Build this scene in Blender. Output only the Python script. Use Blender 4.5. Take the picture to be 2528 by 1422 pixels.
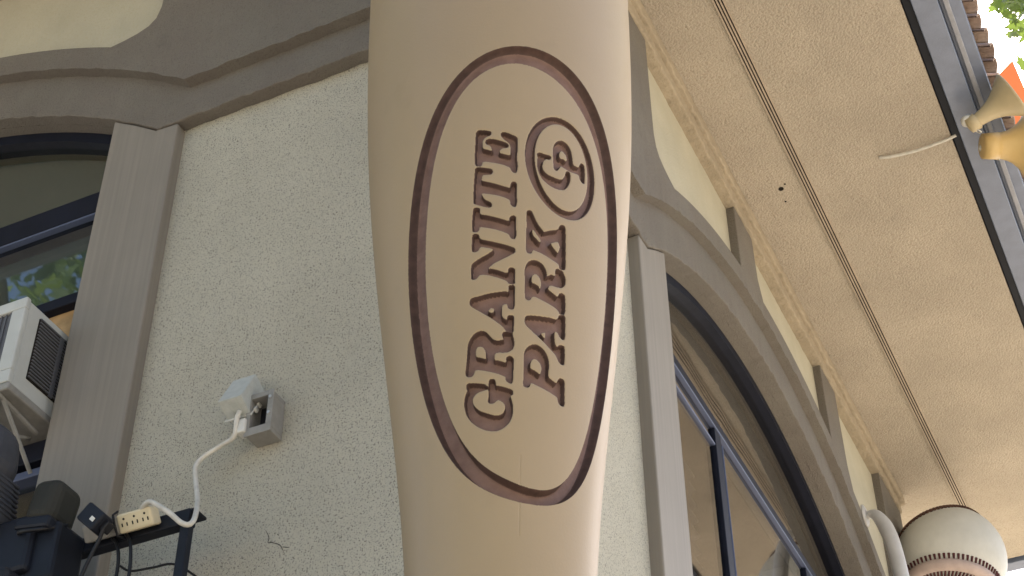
import bpy, bmesh, math, random
import numpy as np
from mathutils import Vector, Matrix

random.seed(7); rng = np.random.default_rng(7)
scene = bpy.context.scene
for o in list(bpy.data.objects): bpy.data.objects.remove(o)

# ------------------------------------------------------------------ camera
FOC = 4074.67; PITCH = math.radians(40.7286); ROLL = math.radians(-.51744); YAW = math.radians(25.0284)
camd = bpy.data.cameras.new('camera'); cam = bpy.data.objects.new('camera', camd)
scene.collection.objects.link(cam)
_r = Vector((1, 0, 0)); _f = Vector((0, math.cos(PITCH), math.sin(PITCH))); _u = Vector((0, -math.sin(PITCH), math.cos(PITCH)))
_c, _s = math.cos(ROLL), math.sin(ROLL)
_R = _c*_r + _s*_u; _U = -_s*_r + _c*_u
CAM = Vector((0, 0, 1.6))
cam.matrix_world = Matrix(((_R.x, _U.x, -_f.x, CAM.x), (_R.y, _U.y, -_f.y, CAM.y), (_R.z, _U.z, -_f.z, CAM.z), (0, 0, 0, 1)))
camd.sensor_width = 36; camd.lens = FOC/2528*36; camd.clip_start = .05; camd.clip_end = 2000
scene.camera = cam

# ------------------------------------------------------------------ sky, sun, exposure
SUN_EL = math.radians(48); SUN_DIR = Vector((.50, .87, 0)).normalized()   # horizontal direction towards the sun
world = bpy.data.worlds.new('World'); scene.world = world; world.use_nodes = True
wn = world.node_tree; bg = wn.nodes['Background']
sky = wn.nodes.new('ShaderNodeTexSky'); sky.sky_type = 'NISHITA'; sky.sun_disc = False
sky.sun_elevation = SUN_EL; sky.sun_rotation = math.atan2(SUN_DIR.x, SUN_DIR.y)
sky.air_density = 1.0; sky.dust_density = 2.5; sky.ozone_density = 1.0
wn.links.new(sky.outputs[0], bg.inputs[0]); bg.inputs[1].default_value = .15
sund = bpy.data.lights.new('sun', 'SUN'); sun = bpy.data.objects.new('sun', sund); scene.collection.objects.link(sun)
sund.energy = 5.0; sund.angle = math.radians(.5); sund.color = (1, .94, .84)
_sd = Vector((SUN_DIR.x*math.cos(SUN_EL), SUN_DIR.y*math.cos(SUN_EL), math.sin(SUN_EL)))
sun.rotation_euler = _sd.to_track_quat('Z', 'Y').to_euler(); sun.location = (0, 0, 30)
scene.view_settings.view_transform = 'Standard'; scene.view_settings.look = 'None'
scene.view_settings.gamma = 1; scene.view_settings.exposure = 1.4
scene.render.engine = 'CYCLES'
scene.cycles.max_bounces = 8; scene.cycles.diffuse_bounces = 5

# ------------------------------------------------------------------ helpers
ORG = {}
def root(name, loc, label, cat, group=None):
    o = bpy.data.objects.new(name, None); scene.collection.objects.link(o)
    o.location = loc; o.empty_display_size = .1; ORG[o] = Vector(loc)
    tag(o, label, cat, group); return o
def tag(o, label=None, cat=None, group=None, kind=None):
    if label: o['label'] = label
    if cat: o['category'] = cat
    if group: o['group'] = group
    if kind: o['kind'] = kind
    return o
def link(name, me, mat, parent=None, smooth=False):
    if mat and not me.materials: me.materials.append(mat)
    if smooth: me.polygons.foreach_set('use_smooth', [True]*len(me.polygons))
    o = bpy.data.objects.new(name, me); scene.collection.objects.link(o)
    if parent: o.parent = parent; ORG[o] = ORG[parent]
    else: ORG[o] = Vector((0, 0, 0))
    return o
class MB:
    """collects shapes given in world coordinates"""
    def __init__(s): s.v = []; s.f = []
    def add(s, v, f):
        n = len(s.v); s.v += [tuple(p) for p in v]; s.f += [tuple(i+n for i in q) for q in f]; return s
    def build(s, name, mat, parent=None, smooth=False, bevel=0, seg=2, fix=True, angle=None):
        off = ORG[parent] if parent else Vector((0, 0, 0))
        me = bpy.data.meshes.new(name)
        me.from_pydata([(p[0]-off.x, p[1]-off.y, p[2]-off.z) for p in s.v], [], s.f)
        if fix:
            bm = bmesh.new(); bm.from_mesh(me); bmesh.ops.recalc_face_normals(bm, faces=bm.faces); bm.to_mesh(me); bm.free()
        o = link(name, me, mat, parent, smooth)
        if bevel:
            m = o.modifiers.new('bevel', 'BEVEL'); m.width = bevel; m.segments = seg; m.limit_method = 'ANGLE'
            m.angle_limit = math.radians(40)
        return o
BOXF = [(0, 1, 3, 2), (4, 6, 7, 5), (0, 4, 5, 1), (2, 3, 7, 6), (0, 2, 6, 4), (1, 5, 7, 3)]
def boxv(P, a0, a1, b0, b1, c0, c1): return [P(a, b, c) for a in (a0, a1) for b in (b0, b1) for c in (c0, c1)]
def obox(mb, c, ax, half):
    c = Vector(c); v = []
    for i in (-1, 1):
        for j in (-1, 1):
            for k in (-1, 1): v.append(c + ax[0]*half[0]*i + ax[1]*half[1]*j + ax[2]*half[2]*k)
    return mb.add(v, BOXF)
def tube(mb, pts, r, n=10, closed=False):
    pts = [Vector(p) for p in pts]; rings = []
    rr = r if isinstance(r, (list, tuple)) else [r]*len(pts)
    up = Vector((.13, .21, .97)); prev = None
    for i, p in enumerate(pts):
        t = (pts[min(i+1, len(pts)-1)] - pts[max(i-1, 0)])
        if t.length < 1e-9: t = Vector((0, 0, 1))
        t.normalize()
        a = (prev - t*prev.dot(t)) if prev is not None else up.cross(t)
        if a.length < 1e-6: a = Vector((1, 0, 0)).cross(t)
        a.normalize(); prev = a; b = t.cross(a)
        rings.append([p + (a*math.cos(2*math.pi*k/n) + b*math.sin(2*math.pi*k/n))*rr[i] for k in range(n)])
    v = [q for ring in rings for q in ring]; f = []
    for i in range(len(pts)-1):
        for k in range(n): f.append((i*n+k, i*n+(k+1) % n, (i+1)*n+(k+1) % n, (i+1)*n+k))
    f.append(tuple(range(n))); f.append(tuple((len(pts)-1)*n+k for k in range(n)))
    return mb.add(v, f)
def spline(pts, n=8):
    P = [Vector(p) for p in pts]; P = [P[0]*2-P[1]] + P + [P[-1]*2-P[-2]]; out = []
    for i in range(1, len(P)-2):
        for k in range(n):
            t = k/n; a, b, c, d = P[i-1], P[i], P[i+1], P[i+2]
            out.append(.5*((2*b) + (c-a)*t + (2*a-5*b+4*c-d)*t*t + (3*b-a-3*c+d)*t**3))
    out.append(P[-2]); return out
def lathe(mb, o, ax, prof, n=32, cap=True):
    """prof: (distance along axis, radius)"""
    o = Vector(o); ax = Vector(ax).normalized(); a = ax.orthogonal().normalized(); b = ax.cross(a); v = []; f = []
    for (h, r) in prof:
        for k in range(n):
            g = 2*math.pi*k/n; v.append(o + ax*h + (a*math.cos(g)+b*math.sin(g))*r)
    for i in range(len(prof)-1):
        for k in range(n): f.append((i*n+k, i*n+(k+1) % n, (i+1)*n+(k+1) % n, (i+1)*n+k))
    if cap: f.append(tuple(range(n))); f.append(tuple((len(prof)-1)*n+k for k in range(n)))
    return mb.add(v, f)

# ------------------------------------------------------------------ materials
def mat(name, col, rough=.7, spec=.4, metal=0., var=0., vscale=6., col2=None, bump=0., bscale=60., bdetail=6., speck=None,
        sscale=220., samt=.5, streak=0., coat=0., bdist=.01, dirt=0.):
    m = bpy.data.materials.new(name); m.use_nodes = True; nt = m.node_tree; N = nt.nodes; L = nt.links
    p = N['Principled BSDF']; p.inputs['Roughness'].default_value = rough; p.inputs['Specular IOR Level'].default_value = spec
    p.inputs['Metallic'].default_value = metal; p.inputs['Coat Weight'].default_value = coat; p.inputs['Coat Roughness'].default_value = .25
    geo = N.new('ShaderNodeNewGeometry'); pos = geo.outputs['Position']
    def noise(scale, detail=4, rough_=.55, vec=None):
        n = N.new('ShaderNodeTexNoise'); n.inputs['Scale'].default_value = scale; n.inputs['Detail'].default_value = detail
        n.inputs['Roughness'].default_value = rough_; L.new(vec or pos, n.inputs['Vector']); return n.outputs['Fac']
    def ramp(fac, a, b, ca=(0, 0, 0, 1), cb=(1, 1, 1, 1)):
        r = N.new('ShaderNodeValToRGB'); r.color_ramp.elements[0].position = a; r.color_ramp.elements[1].position = b
        r.color_ramp.elements[0].color = ca; r.color_ramp.elements[1].color = cb; L.new(fac, r.inputs[0]); return r.outputs[0]
    def mix(fac, a, b, mode='MIX'):
        x = N.new('ShaderNodeMix'); x.data_type = 'RGBA'; x.blend_type = mode
        for sock, val in ((0, fac), (6, a), (7, b)):
            if hasattr(val, 'links'): L.new(val, x.inputs[sock])
            else: x.inputs[sock].default_value = val if sock == 0 else (*val, 1) if len(val) == 3 else val
        return x.outputs[2]
    c = None
    base = (*col, 1)
    cur = base
    if col2 or var:
        b2 = col2 or tuple(max(0, x*(1-var)) for x in col)
        cur = mix(ramp(noise(vscale, 5), .35, .65), col, b2)
    if streak:
        mp = N.new('ShaderNodeMapping'); mp.inputs['Scale'].default_value = (1, 1, .02); L.new(pos, mp.inputs['Vector'])
        s = ramp(noise(70, 3, .6, mp.outputs[0]), .3, .7, (1-streak,)*3+(1,), (1, 1, 1, 1))
        cur = mix(1., cur, s, 'MULTIPLY')
    if speck is not None:
        n1 = noise(sscale, 2, .5)
        cur = mix(ramp(n1, .54, .68, (0, 0, 0, 1), (samt,)*3+(1,)), cur, speck)
        n2 = noise(sscale*.8, 2, .5)
        cur = mix(ramp(n2, .28, .40, (samt*.35,)*3+(1,), (0, 0, 0, 1)), cur, tuple(min(1, x*1.25) for x in col))
    if dirt:
        d1 = ramp(noise(1.6, 7, .65), .42, .75, (0, 0, 0, 1), (dirt,)*3+(1,))
        cur = mix(d1, cur, tuple(x*.55 for x in col))
    if dirt:
        d2 = ramp(noise(9, 3, .6), .64, .76, (0, 0, 0, 1), (min(.45, dirt*1.6),)*3+(1,)); cur = mix(d2, cur, tuple(x*.62 for x in col))
    if hasattr(cur, 'links'): L.new(cur, p.inputs['Base Color'])
    else: p.inputs['Base Color'].default_value = cur
    if bump:
        b = N.new('ShaderNodeBump'); b.inputs['Strength'].default_value = bump; b.inputs['Distance'].default_value = bdist
        L.new(noise(bscale, bdetail, .6), b.inputs['Height']); L.new(b.outputs[0], p.inputs['Normal'])
    return m
def glass_mat(name, tint, ior):
    m = bpy.data.materials.new(name); m.use_nodes = True; nt = m.node_tree; N = nt.nodes; L = nt.links
    N.remove(N['Principled BSDF']); out = N['Material Output']
    tr = N.new('ShaderNodeBsdfTransparent'); tr.inputs[0].default_value = (*tint, 1)
    gl = N.new('ShaderNodeBsdfGlossy'); gl.inputs['Roughness'].default_value = .015; gl.inputs[0].default_value = (.92, .93, .95, 1)
    fr = N.new('ShaderNodeFresnel'); bf = N.new('ShaderNodeNewGeometry'); mr = N.new('ShaderNodeMapRange')
    mr.inputs[3].default_value = ior; mr.inputs[4].default_value = 1/ior; L.new(bf.outputs['Backfacing'], mr.inputs[0]); L.new(mr.outputs[0], fr.inputs[0])
    n = N.new('ShaderNodeTexNoise'); n.inputs['Scale'].default_value = 2.2; n.inputs['Detail'].default_value = 1
    g = N.new('ShaderNodeNewGeometry'); L.new(g.outputs['Position'], n.inputs['Vector'])
    b = N.new('ShaderNodeBump'); b.inputs['Strength'].default_value = .08; b.inputs['Distance'].default_value = .01
    L.new(n.outputs['Fac'], b.inputs['Height']); L.new(b.outputs[0], gl.inputs['Normal'])
    mx = N.new('ShaderNodeMixShader'); L.new(fr.outputs[0], mx.inputs[0]); L.new(tr.outputs[0], mx.inputs[1]); L.new(gl.outputs[0], mx.inputs[2])
    L.new(mx.outputs[0], out.inputs[0]); return m
M = dict(
 panel=mat('rough stucco', (.66, .635, .53), .95, .15, var=.10, vscale=2.5, bump=1., bscale=230, speck=(.11, .10, .085), sscale=255, samt=.75, bdist=.012, dirt=.18),
 spandrel=mat('cream stucco', (.455, .43, .335), .9, .2, var=.10, vscale=5, bump=.5, bscale=90, speck=(.40, .35, .24), sscale=150, samt=.35),
 trim=mat('taupe stucco trim', (.200, .184, .156), .85, .25, col2=(.185, .165, .142), vscale=7, bump=.9, bscale=150, speck=(.11, .095, .08), sscale=200, samt=.5, dirt=.35),
 pilaster=mat('painted trim board', (.245, .222, .188), .6, .35, var=.08, vscale=3, streak=.15),
 crown=mat('sandy crown stucco', (.38, .325, .24), .9, .2, var=.18, vscale=9, bump=1., bscale=55, speck=(.36, .29, .19), sscale=110, samt=.4),
 soffit=mat('tan soffit stucco', (.465, .41, .328), .9, .2, var=.12, vscale=3, bump=.85, bscale=110, bdist=.014, speck=(.28, .225, .165), sscale=130, samt=.45, dirt=.22),
 strip=mat('vent strip', (.40, .33, .25), .6, .4, var=.15),
 dark=mat('dark void', (.02, .018, .016), .9, .1),
 fascia=mat('blue grey paint', (.15, .18, .25), .38, .5, var=.15, vscale=14, bump=.1, bscale=120),
 fascia_lt=mat('pale flashing', (.27, .28, .31), .5, .4, var=.15, vscale=20),
 tile=mat('clay roof tile', (.42, .33, .27), .85, .2, col2=(.30, .22, .18), vscale=12, bump=.4, bscale=80),
 frame=mat('window frame metal', (.010, .012, .022), .55, .15, var=.3, vscale=8),
 frame_in=mat('window frame light edge', (.08, .10, .17), .4, .35),
 glass_l=glass_mat('tinted glass', (.80, .83, .81), 1.72),
 glass_r=glass_mat('coated glass', (.72, .70, .68), 2.1),
 room=mat('interior wall', (.40, .37, .33), .9, .1, var=.2),
 shade=mat('grey roller shade', (.12, .14, .14), .9, .1, var=.05),
 board=mat('filler board', (.42, .28, .14), .8, .2, var=.3, vscale=20),
 wood=mat('bat paint', (.338, .250, .142), .48, .45, var=.07, vscale=2.2, coat=.05, bump=.07, bscale=240, dirt=.12),
 carve=mat('bat carving stain', (.200, .120, .092), .6, .35, col2=(.155, .090, .068), vscale=45, bump=.3, bscale=220, bdist=.004),
 carve_shade=mat('carving wall shade', (.085, .050, .040), .7, .25, col2=(.06, .036, .028), vscale=60),  # painted shade for the side walls of the carving
 white=mat('white plastic', (.66, .66, .62), .5, .4, var=.15, vscale=30, dirt=.4),
 acwhite=mat('ac case', (.52, .54, .52), .45, .4, var=.10, vscale=10, dirt=.45),
 acslat=mat('ac louvre', (.10, .103, .115), .5, .4),
 grey=mat('grey box', (.29, .285, .265), .6, .35, var=.18, vscale=40, dirt=.5),
 clear=mat('clear cover', (.50, .53, .51), .3, .5, var=.15, vscale=60, dirt=.4),
 cord=mat('white cord', (.60, .585, .53), .55, .35, var=.2, vscale=40),
 black=mat('black plastic', (.012, .013, .017), .5, .3, var=.3, vscale=20),
 navy=mat('dark metal', (.010, .013, .022), .55, .25, var=.3, vscale=12),
 olive=mat('dark olive housing', (.030, .030, .025), .65, .25, var=.2, vscale=12),
 slate=mat('dark slate housing', (.050, .053, .064), .65, .25, var=.2, vscale=16),
 cream=mat('cream plastic', (.62, .55, .38), .45, .4, var=.1, vscale=25),
 horn=mat('beige horn', (.46, .385, .235), .4, .45, var=.12, vscale=12),
 horn2=mat('yellowed horn', (.60, .43, .18), .4, .45, var=.08, vscale=12),
 orange=mat('orange panel', (.78, .22, .08), .6, .35, var=.08, vscale=8),
 steel=mat('steel', (.55, .55, .54), .35, .5, metal=.6),
 ball=mat('baseball leather', (.62, .62, .57), .55, .4, var=.12, vscale=5, bump=.2, bscale=60, dirt=.6),
 ballpink=mat('seam welt', (.50, .40, .36), .6, .3, var=.15, vscale=20),
 stitch=mat('dark red stitch', (.07, .02, .022), .6, .3),
 seam=mat('brown seam', (.11, .06, .045), .7, .2, var=.3, vscale=30),
 pipe=mat('painted pipe', (.50, .49, .47), .35, .5, var=.1, vscale=18),
 ground=mat('pale concrete', (.50, .43, .34), .9, .2, var=.12, vscale=.6, bump=.3, bscale=30),
 bark=mat('bark', (.16, .12, .09), .9, .2, var=.4, vscale=10, bump=.8, bscale=25),
)
def leaf_mat(name, a, b):
    m = mat(name, a, .5, .35, col2=b, vscale=3.0); nt = m.node_tree; p = nt.nodes['Principled BSDF']; out = nt.nodes['Material Output']
    t = nt.nodes.new('ShaderNodeBsdfTranslucent'); t.inputs[0].default_value = (a[0]*2.2, a[1]*2.0, a[2]*1.2, 1)
    x = nt.nodes.new('ShaderNodeMixShader'); x.inputs[0].default_value = .45
    nt.links.new(p.outputs[0], x.inputs[1]); nt.links.new(t.outputs[0], x.inputs[2]); nt.links.new(x.outputs[0], out.inputs[0]); return m
M['leaf'] = leaf_mat('leaf', (.085, .13, .035), (.045, .085, .022))

# ------------------------------------------------------------------ ground
g = MB(); g.add([(-150, -150, 0), (150, -150, 0), (150, 150, 0), (-150, 150, 0)], [(0, 1, 2, 3)])
tag(g.build('ground', M['ground']), kind='structure')

# ------------------------------------------------------------------ the building
CX, CY = -.05624, 3.0                                     # its near corner
tR = Vector((math.sin(YAW), math.cos(YAW), 0)); tL = Vector((-math.cos(YAW), math.sin(YAW), 0)); nR = -tL; nL = -tR
C0 = Vector((CX, CY, 0)); UP = Vector((0, 0, 1))
def PR(t, d, z): return C0 + tR*t + nR*d + UP*z
def PL(t, d, z): return C0 + tL*t + nL*d + UP*z
bld = root('stucco_building', (CX, CY, 0), 'cream and taupe stucco building with arched windows and wide eaves behind the bat', 'building')
ZS = 6.32                                                # soffit height
TC, ZC = 2.48, 3.30                                      # arch centre
RB, RCc, RD = 2.345, 2.51, 2.60
D1, D2, DS, DP, DC = .046, .085, .048, .040, .095        # how far trim stands proud of the wall
LEN = 4.52
def arc(r, t): return ZC + math.sqrt(max(0, r*r-(t-TC)**2))
def lin(a, b, n): return [a+(b-a)*i/n for i in range(n+1)]
def strip(mb, P, low, up, d0, d1):
    n = len(low); v = []
    for (t, z) in low: v += [P(t, d0, z), P(t, d1, z)]
    for (t, z) in up: v += [P(t, d0, z), P(t, d1, z)]
    f = []
    for i in range(n-1):
        a, b, c, d = 2*i, 2*i+1, 2*i+2, 2*i+3; o = 2*n
        f += [(a, b, d, c), (a+o, c+o, d+o, b+o), (a, c, c+o, a+o), (b, b+o, d+o, d)]
    o = 2*n; e = 2*(n-1)
    f += [(0, o, o+1, 1), (e, e+1, o+e+1, o+e)]
    return mb.add(v, f)
def strip_rough(mb, P, low, up, d0, d1, amp=.0025):
    # the same band, cut into short steps whose lower and front edges waver like hand-floated stucco
    L, U = [], []
    for i in range(len(low)-1):
        n = max(1, int(max(abs(low[i+1][0]-low[i][0]), .0)/.012))
        for k in range(n):
            u = k/n; L.append((low[i][0]+(low[i+1][0]-low[i][0])*u, low[i][1]+(low[i+1][1]-low[i][1])*u)); U.append((up[i][0]+(up[i+1][0]-up[i][0])*u, up[i][1]+(up[i+1][1]-up[i][1])*u))
    L.append(low[-1]); U.append(up[-1]); n = len(L)
    jit = rng.normal(0, 1, n); jit = np.convolve(jit, [.25, .5, .25], 'same')*amp; jd = np.convolve(rng.normal(0, 1, n), [.25, .5, .25], 'same')*amp*.8
    v = []
    for i, (t, z) in enumerate(L): v += [P(t, d0, z+jit[i]), P(t, d1+jd[i], z+jit[i]*.8)]
    for i, (t, z) in enumerate(U): v += [P(t, d0, z), P(t, d1, z)]
    f = []
    for i in range(n-1):
        a, b, c, d = 2*i, 2*i+1, 2*i+2, 2*i+3; o = 2*n
        f += [(a, b, d, c), (a+o, c+o, d+o, b+o), (a, c, c+o, a+o), (b, b+o, d+o, d)]
    o = 2*n; e = 2*(n-1)
    f += [(0, o, o+1, 1), (e, e+1, o+e+1, o+e)]
    return mb.add(v, f)
def fbox(mb, P, t0, t1, d0, d1, z0, z1): return mb.add(boxv(P, t0, t1, d0, d1, z0, z1), BOXF)
W0, W1, SILL = 1.26, 3.70, 2.5                           # window opening
def facade(P, right):
    A = 0 if right else .2
    mb = MB()
    fbox(mb, P, A, W0, -.2, 0, 0, ZS+.02); mb.build('wall', M['panel'], bld)
    mb = MB(); fbox(mb, P, W1, LEN, -.2, 0, 0, ZS+.02); mb.build('wall', M['panel'], bld)
    mb = MB(); ts = lin(W0+.002, W1-.002, 30)
    strip(mb, P, [(t, arc(RB+.015, t)) for t in ts], [(t, ZS+.02) for t in ts], -.2, -.002)
    mb.build('wall', M['spandrel'], bld)
    mb = MB(); fbox(mb, P, W0, W1, -.2, -.002, 0, SILL); mb.build('wall', M['panel'], bld)
    # spandrel
    mb = MB(); ts = lin(1.09, 4.24, 40); strip(mb, P, [(t, min(arc(2.555, t), 5.9)) for t in ts], [(t, ZS-.002) for t in ts], 0, DS)
    mb.build('spandrel', M['spandrel'], bld)
    # outer band: corner piers and arch in one sweep, with the fillet where they meet
    fil = [(1.12, 5.80), (1.123, 5.72), (1.135, 5.675), (1.16, 5.648), (1.2, 5.632), (1.25, 5.622), (1.3, arc(RD, 1.3))]
    m = lambda t: 2*TC-t
    KC = TC-math.sqrt(RCc**2-(5.312-ZC)**2)
    def lowc(t): return 5.312 if t <= KC or t >= m(KC) else arc(RCc, t)
    s0 = -D2 if right else 0.001
    pts = [(t, ZS-.004) for t in [s0, .3, .6, KC-.004, KC, 1.04, 1.08, 1.119]]+fil
    pts += [(t, arc(RD, t)) for t in lin(1.3, m(1.3), 48)[1:]]
    pts += [(3.75, arc(RD, 3.75)), (3.85, arc(RD, 3.85)), (3.93, 5.47), (4.02, 5.46), (4.1, 5.47), (4.16, 5.52), (4.19, 5.59), (4.2, 5.68), (4.203, ZS-.004), (4.3, ZS-.004), (LEN+(D2 if right else 0), ZS-.004)]
    mb = MB(); strip_rough(mb, P, [(t, lowc(t)) for t, _ in pts], [(t, max(z, lowc(t)+.08)) for t, z in pts], 0, D2)
    mb.build('arch_moulding', M['trim'], bld, bevel=.0035)
    ts = ([-D1] if right else [0.001])+[.5, 1.0, 1.06, 1.081]+lin(1.12, m(1.12), 52)+[m(1.081), 4.1, LEN]
    lo = [(t, 5.182 if t <= 1.081 or t >= m(1.081) else arc(RB, t)) for t in ts]
    hi = [(t, max(lowc(t)+.03, z+.1)) for t, z in lo]
    mb = MB(); strip_rough(mb, P, lo, hi, 0, D1); mb.build('arch_moulding', M['trim'], bld, bevel=.0035)
    ts = lin(W0, W1, 44); mb = MB(); strip(mb, P, [(t, arc(RB, t)) for t in ts], [(t, arc(RB+.012, t)) for t in ts], -.12, .001)
    mb.build('arch_reveal', M['trim'], bld)
    # ribs between arch and crown
    for (a, b) in ((2.085, 2.30), (3.245, 3.47)):
        ts = [a, a+.02]+lin(a+.05, b-.02, 4)+[b]+[b+.02, b+.06]
        up = [ZS-.004]*8+[arc(RD, b)+.10, arc(RD, b+.06)+.012]
        mb = MB(); strip(mb, P, [(t, arc(RD, t)-.003) for t in ts], list(zip(ts, up)), 0, D2-.002); mb.build('rib', M['trim'], bld, bevel=.005)
    # crown
    mb = MB(); e = LEN+(DC if right else 0); s = -DC if right else 0
    strip_rough(mb, P, [(s, 6.205), (e, 6.205)], [(s, ZS-.002), (e, ZS-.002)], .0, DC, .004); mb.build('crown_moulding', M['crown'], bld, bevel=.006)
    mb = MB(); s -= .018 if right else 0; e += .018 if right else 0; strip_rough(mb, P, [(s, 6.262), (e, 6.262)], [(s, ZS-.001), (e, ZS-.001)], .0, DC+.018, .004); mb.build('crown_moulding', M['crown'], bld, bevel=.006)
    # pilasters
    for k in (0, 1):
        ts = [1.01, 1.09, 1.17, W0]; lo = [(t, 0) for t in ts]; hi = [(1.01, 5.179), (1.09, 5.184), (1.17, arc(RB, 1.17)-.003), (W0, arc(RB, W0)-.003)]
        if k: lo = [(m(t), z) for t, z in lo]; hi = [(m(t), z) for t, z in hi]
        mb = MB(); strip(mb, P, lo, hi, -.14, DP); mb.build('pilaster', M['pilaster'], bld, bevel=.005)
    # window
    win = MB(); ts = lin(W0, W1, 44); RF = RB-.038
    strip(win, P, [(t, arc(RF, t)) for t in ts], [(t, arc(RB, t)-.001) for t in ts], -.10, -.035)
    wo = win.build('arched_window', M['frame'], bld)
    def bar(t0, t1, z0, z1, d0=-.095, d1=-.04, mm='frame', nm='window_bar'):
        b = MB(); fbox(b, P, t0, t1, d0, d1, z0, z1); return b.build(nm, M[mm], wo, bevel=.003)
    J0, J1 = W0+.045, W1-.045
    bar(W0+.001, J0, SILL, 5.24); bar(J1, W1-.001, SILL, 5.24)
    if right: bar(J0, J1, 5.065, 5.105, -.085, -.052); bar(J0, J1, 5.056, 5.062, -.07, -.050, 'frame_in', 'window_bead')
    else: bar(J0, J1, 5.03, 5.115, -.095, -.048); bar(J0, J1, 5.018, 5.025, -.07, -.046, 'frame_in', 'window_bead')
    for t in (1.97, 3.03):
        bar(t-.032, t+.032, SILL, 5.053 if right else 5.016, -.092, -.053); bar(t+.035, t+.041, SILL, 5.016, -.07, -.050, 'frame_in', 'window_bead')
    bar(W0+.002, W1-.002, SILL, SILL+.06)
    g = 'glass_r' if right else 'glass_l'
    def pane(ts, lo, hi):
        b = MB(); strip(b, P, [(t, lo(t)) for t in ts], [(t, hi(t)) for t in ts], -.072, -.066); return b.build('pane', M[g], wo)
    pane(lin(W0+.01, W1-.01, 30), lambda t: 5.10, lambda t: max(arc(RF+.01, t), 5.12))
    b = MB(); ts = lin(W0+.02, W1-.02, 30); strip(b, P, [(t, 5.10) for t in ts], [(t, max(5.12, arc(RF, t))) for t in ts], -.135, -.13); b.build('roller_shade', M['shade'], wo)
    spans = [(J0, 1.94), (2.0, 3.0), (3.06, J1)]
    for i, (a, b) in enumerate(spans):
        if not right and i == 0:
            s_ = MB(); fbox(s_, P, a, b, -.135, -.13, 4.69, 5.03); s_.build('roller_shade', M['shade'], wo)
            pane([a, b], lambda t: 4.69, lambda t: 5.035); bar(a, b, 4.672, 4.71, -.09, -.045)
            bar(a-.02, b, 4.10, 4.165, -.09, -.02); bar(a-.02, b, 4.06, 4.085, -.09, -.03, 'frame_in')
            pane([a, b], lambda t: SILL+.05, lambda t: 4.07)
            f = MB(); fbox(f, P, a, b, -.085, -.075, 4.16, 4.68); f.build('filler_board', M['board'], wo)
        else:
            pane([a, b], lambda t: SILL+.05, lambda t: 5.07 if right else 5.035)
            if right and i == 0:
                bar(a, a+.03, SILL+.05, 4.985, -.085, -.052); bar(a, b, 4.975, 4.985, -.085, -.056, 'frame_in')
    return wo
facade(PR, True); facade(PL, False)
# hairline cracks and chips in the left wall
for pl in ([(655, 1308), (664, 1326), (662, 1340), (676, 1338)], [(664, 1338), (690, 1345), (700, 1362)], [(684, 1318), (689, 1322)], [(697, 1350), (715, 1352)]):
    b = MB(); pts = []
    for (x, y) in pl:
        d_ = (_R*((x-1264)/FOC) - _U*((y-711)/FOC) + _f); pts.append(CAM+d_*((C0-CAM).dot(nL)/d_.dot(nL)))
    tube(b, spline(pts, 4), [.0003+.0008*math.sin(math.pi*min(1, k/((len(pts)-1)*4))) for k in range((len(pts)-1)*4+1)], 5); b.build('crack', M['dark'], bld)
# dark rooms behind the glass
mb = MB(); fbox(mb, PR, .21, LEN, -2.6, -2.5, 0, ZS); mb.build('interior_wall', M['room'], bld)
mb = MB(); fbox(mb, PR, .21, LEN, -6, -.21, 5.95, 6.05); mb.build('interior_ceiling', M['room'], bld)
mb = MB(); fbox(mb, PR, LEN-.1, LEN, -8, -.2, 0, ZS+.01); mb.build('wall', M['spandrel'], bld)
mb = MB(); fbox(mb, PL, LEN, 8, -.2, 0, 0, ZS+.01); mb.build('wall', M['panel'], bld)
mb = MB(); fbox(mb, PL, 7.8, 8, -LEN, -.2, 0, ZS+.01); mb.build('wall', M['panel'], bld)
# blinds behind the right window's narrow light
for k in range(26):
    b = MB(); z = 3.3+k*.062
    fbox(b, lambda t, d, zz: PR(t, d, zz+(d+.16)*.5), 1.32, 1.93, -.18, -.14, z, z+.003); b.build('blind_slat', M['acslat'], bld)
# soffit, vent strip, eave
EV = 1.0
mb = MB(); fbox(mb, PR, -.965, LEN+.965, -8.9, .965, ZS, ZS+.02); mb.build('soffit', M['soffit'], bld)
mb = MB(); fbox(mb, PR, -.96, LEN+.96, .349, .387, ZS-.0015, ZS+.001); mb.build('vent_strip', M['dark'], bld)
for k in range(4):
    b = MB(); d = .3475+k*.0115; fbox(b, PR, -.955, LEN+.955, d, d+.0058, ZS-.008, ZS-.0016); b.build('vent_slat', M['strip'], bld)
for nm, d0, d1, z0, z1, mm in (('eave_trim', .965, 1.0, ZS+.03, ZS+.08, 'navy'), ('fascia', 1.0, 1.09, ZS-.01, ZS+.16, 'fascia'),
                           ('gutter_lip', 1.105, 1.125, ZS+.02, ZS+.12, 'fascia_lt'), ('gutter', 1.09, 1.165, ZS+.045, ZS+.16, 'fascia')):
    for (P, a, b) in ((PR, -d1, LEN+d1), (PL, -d0+.001, 8.9)):
        mb = MB(); fbox(mb, P, a, b, d0, d1, z0, z1); mb.build(nm, M[mm], bld, bevel=.004)
    mb = MB(); e = LEN
    fbox(mb, PR, e+d0, e+d1-.001, -8.9, d0-.001, z0, z1); mb.build(nm, M[mm], bld, bevel=.004)
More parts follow.
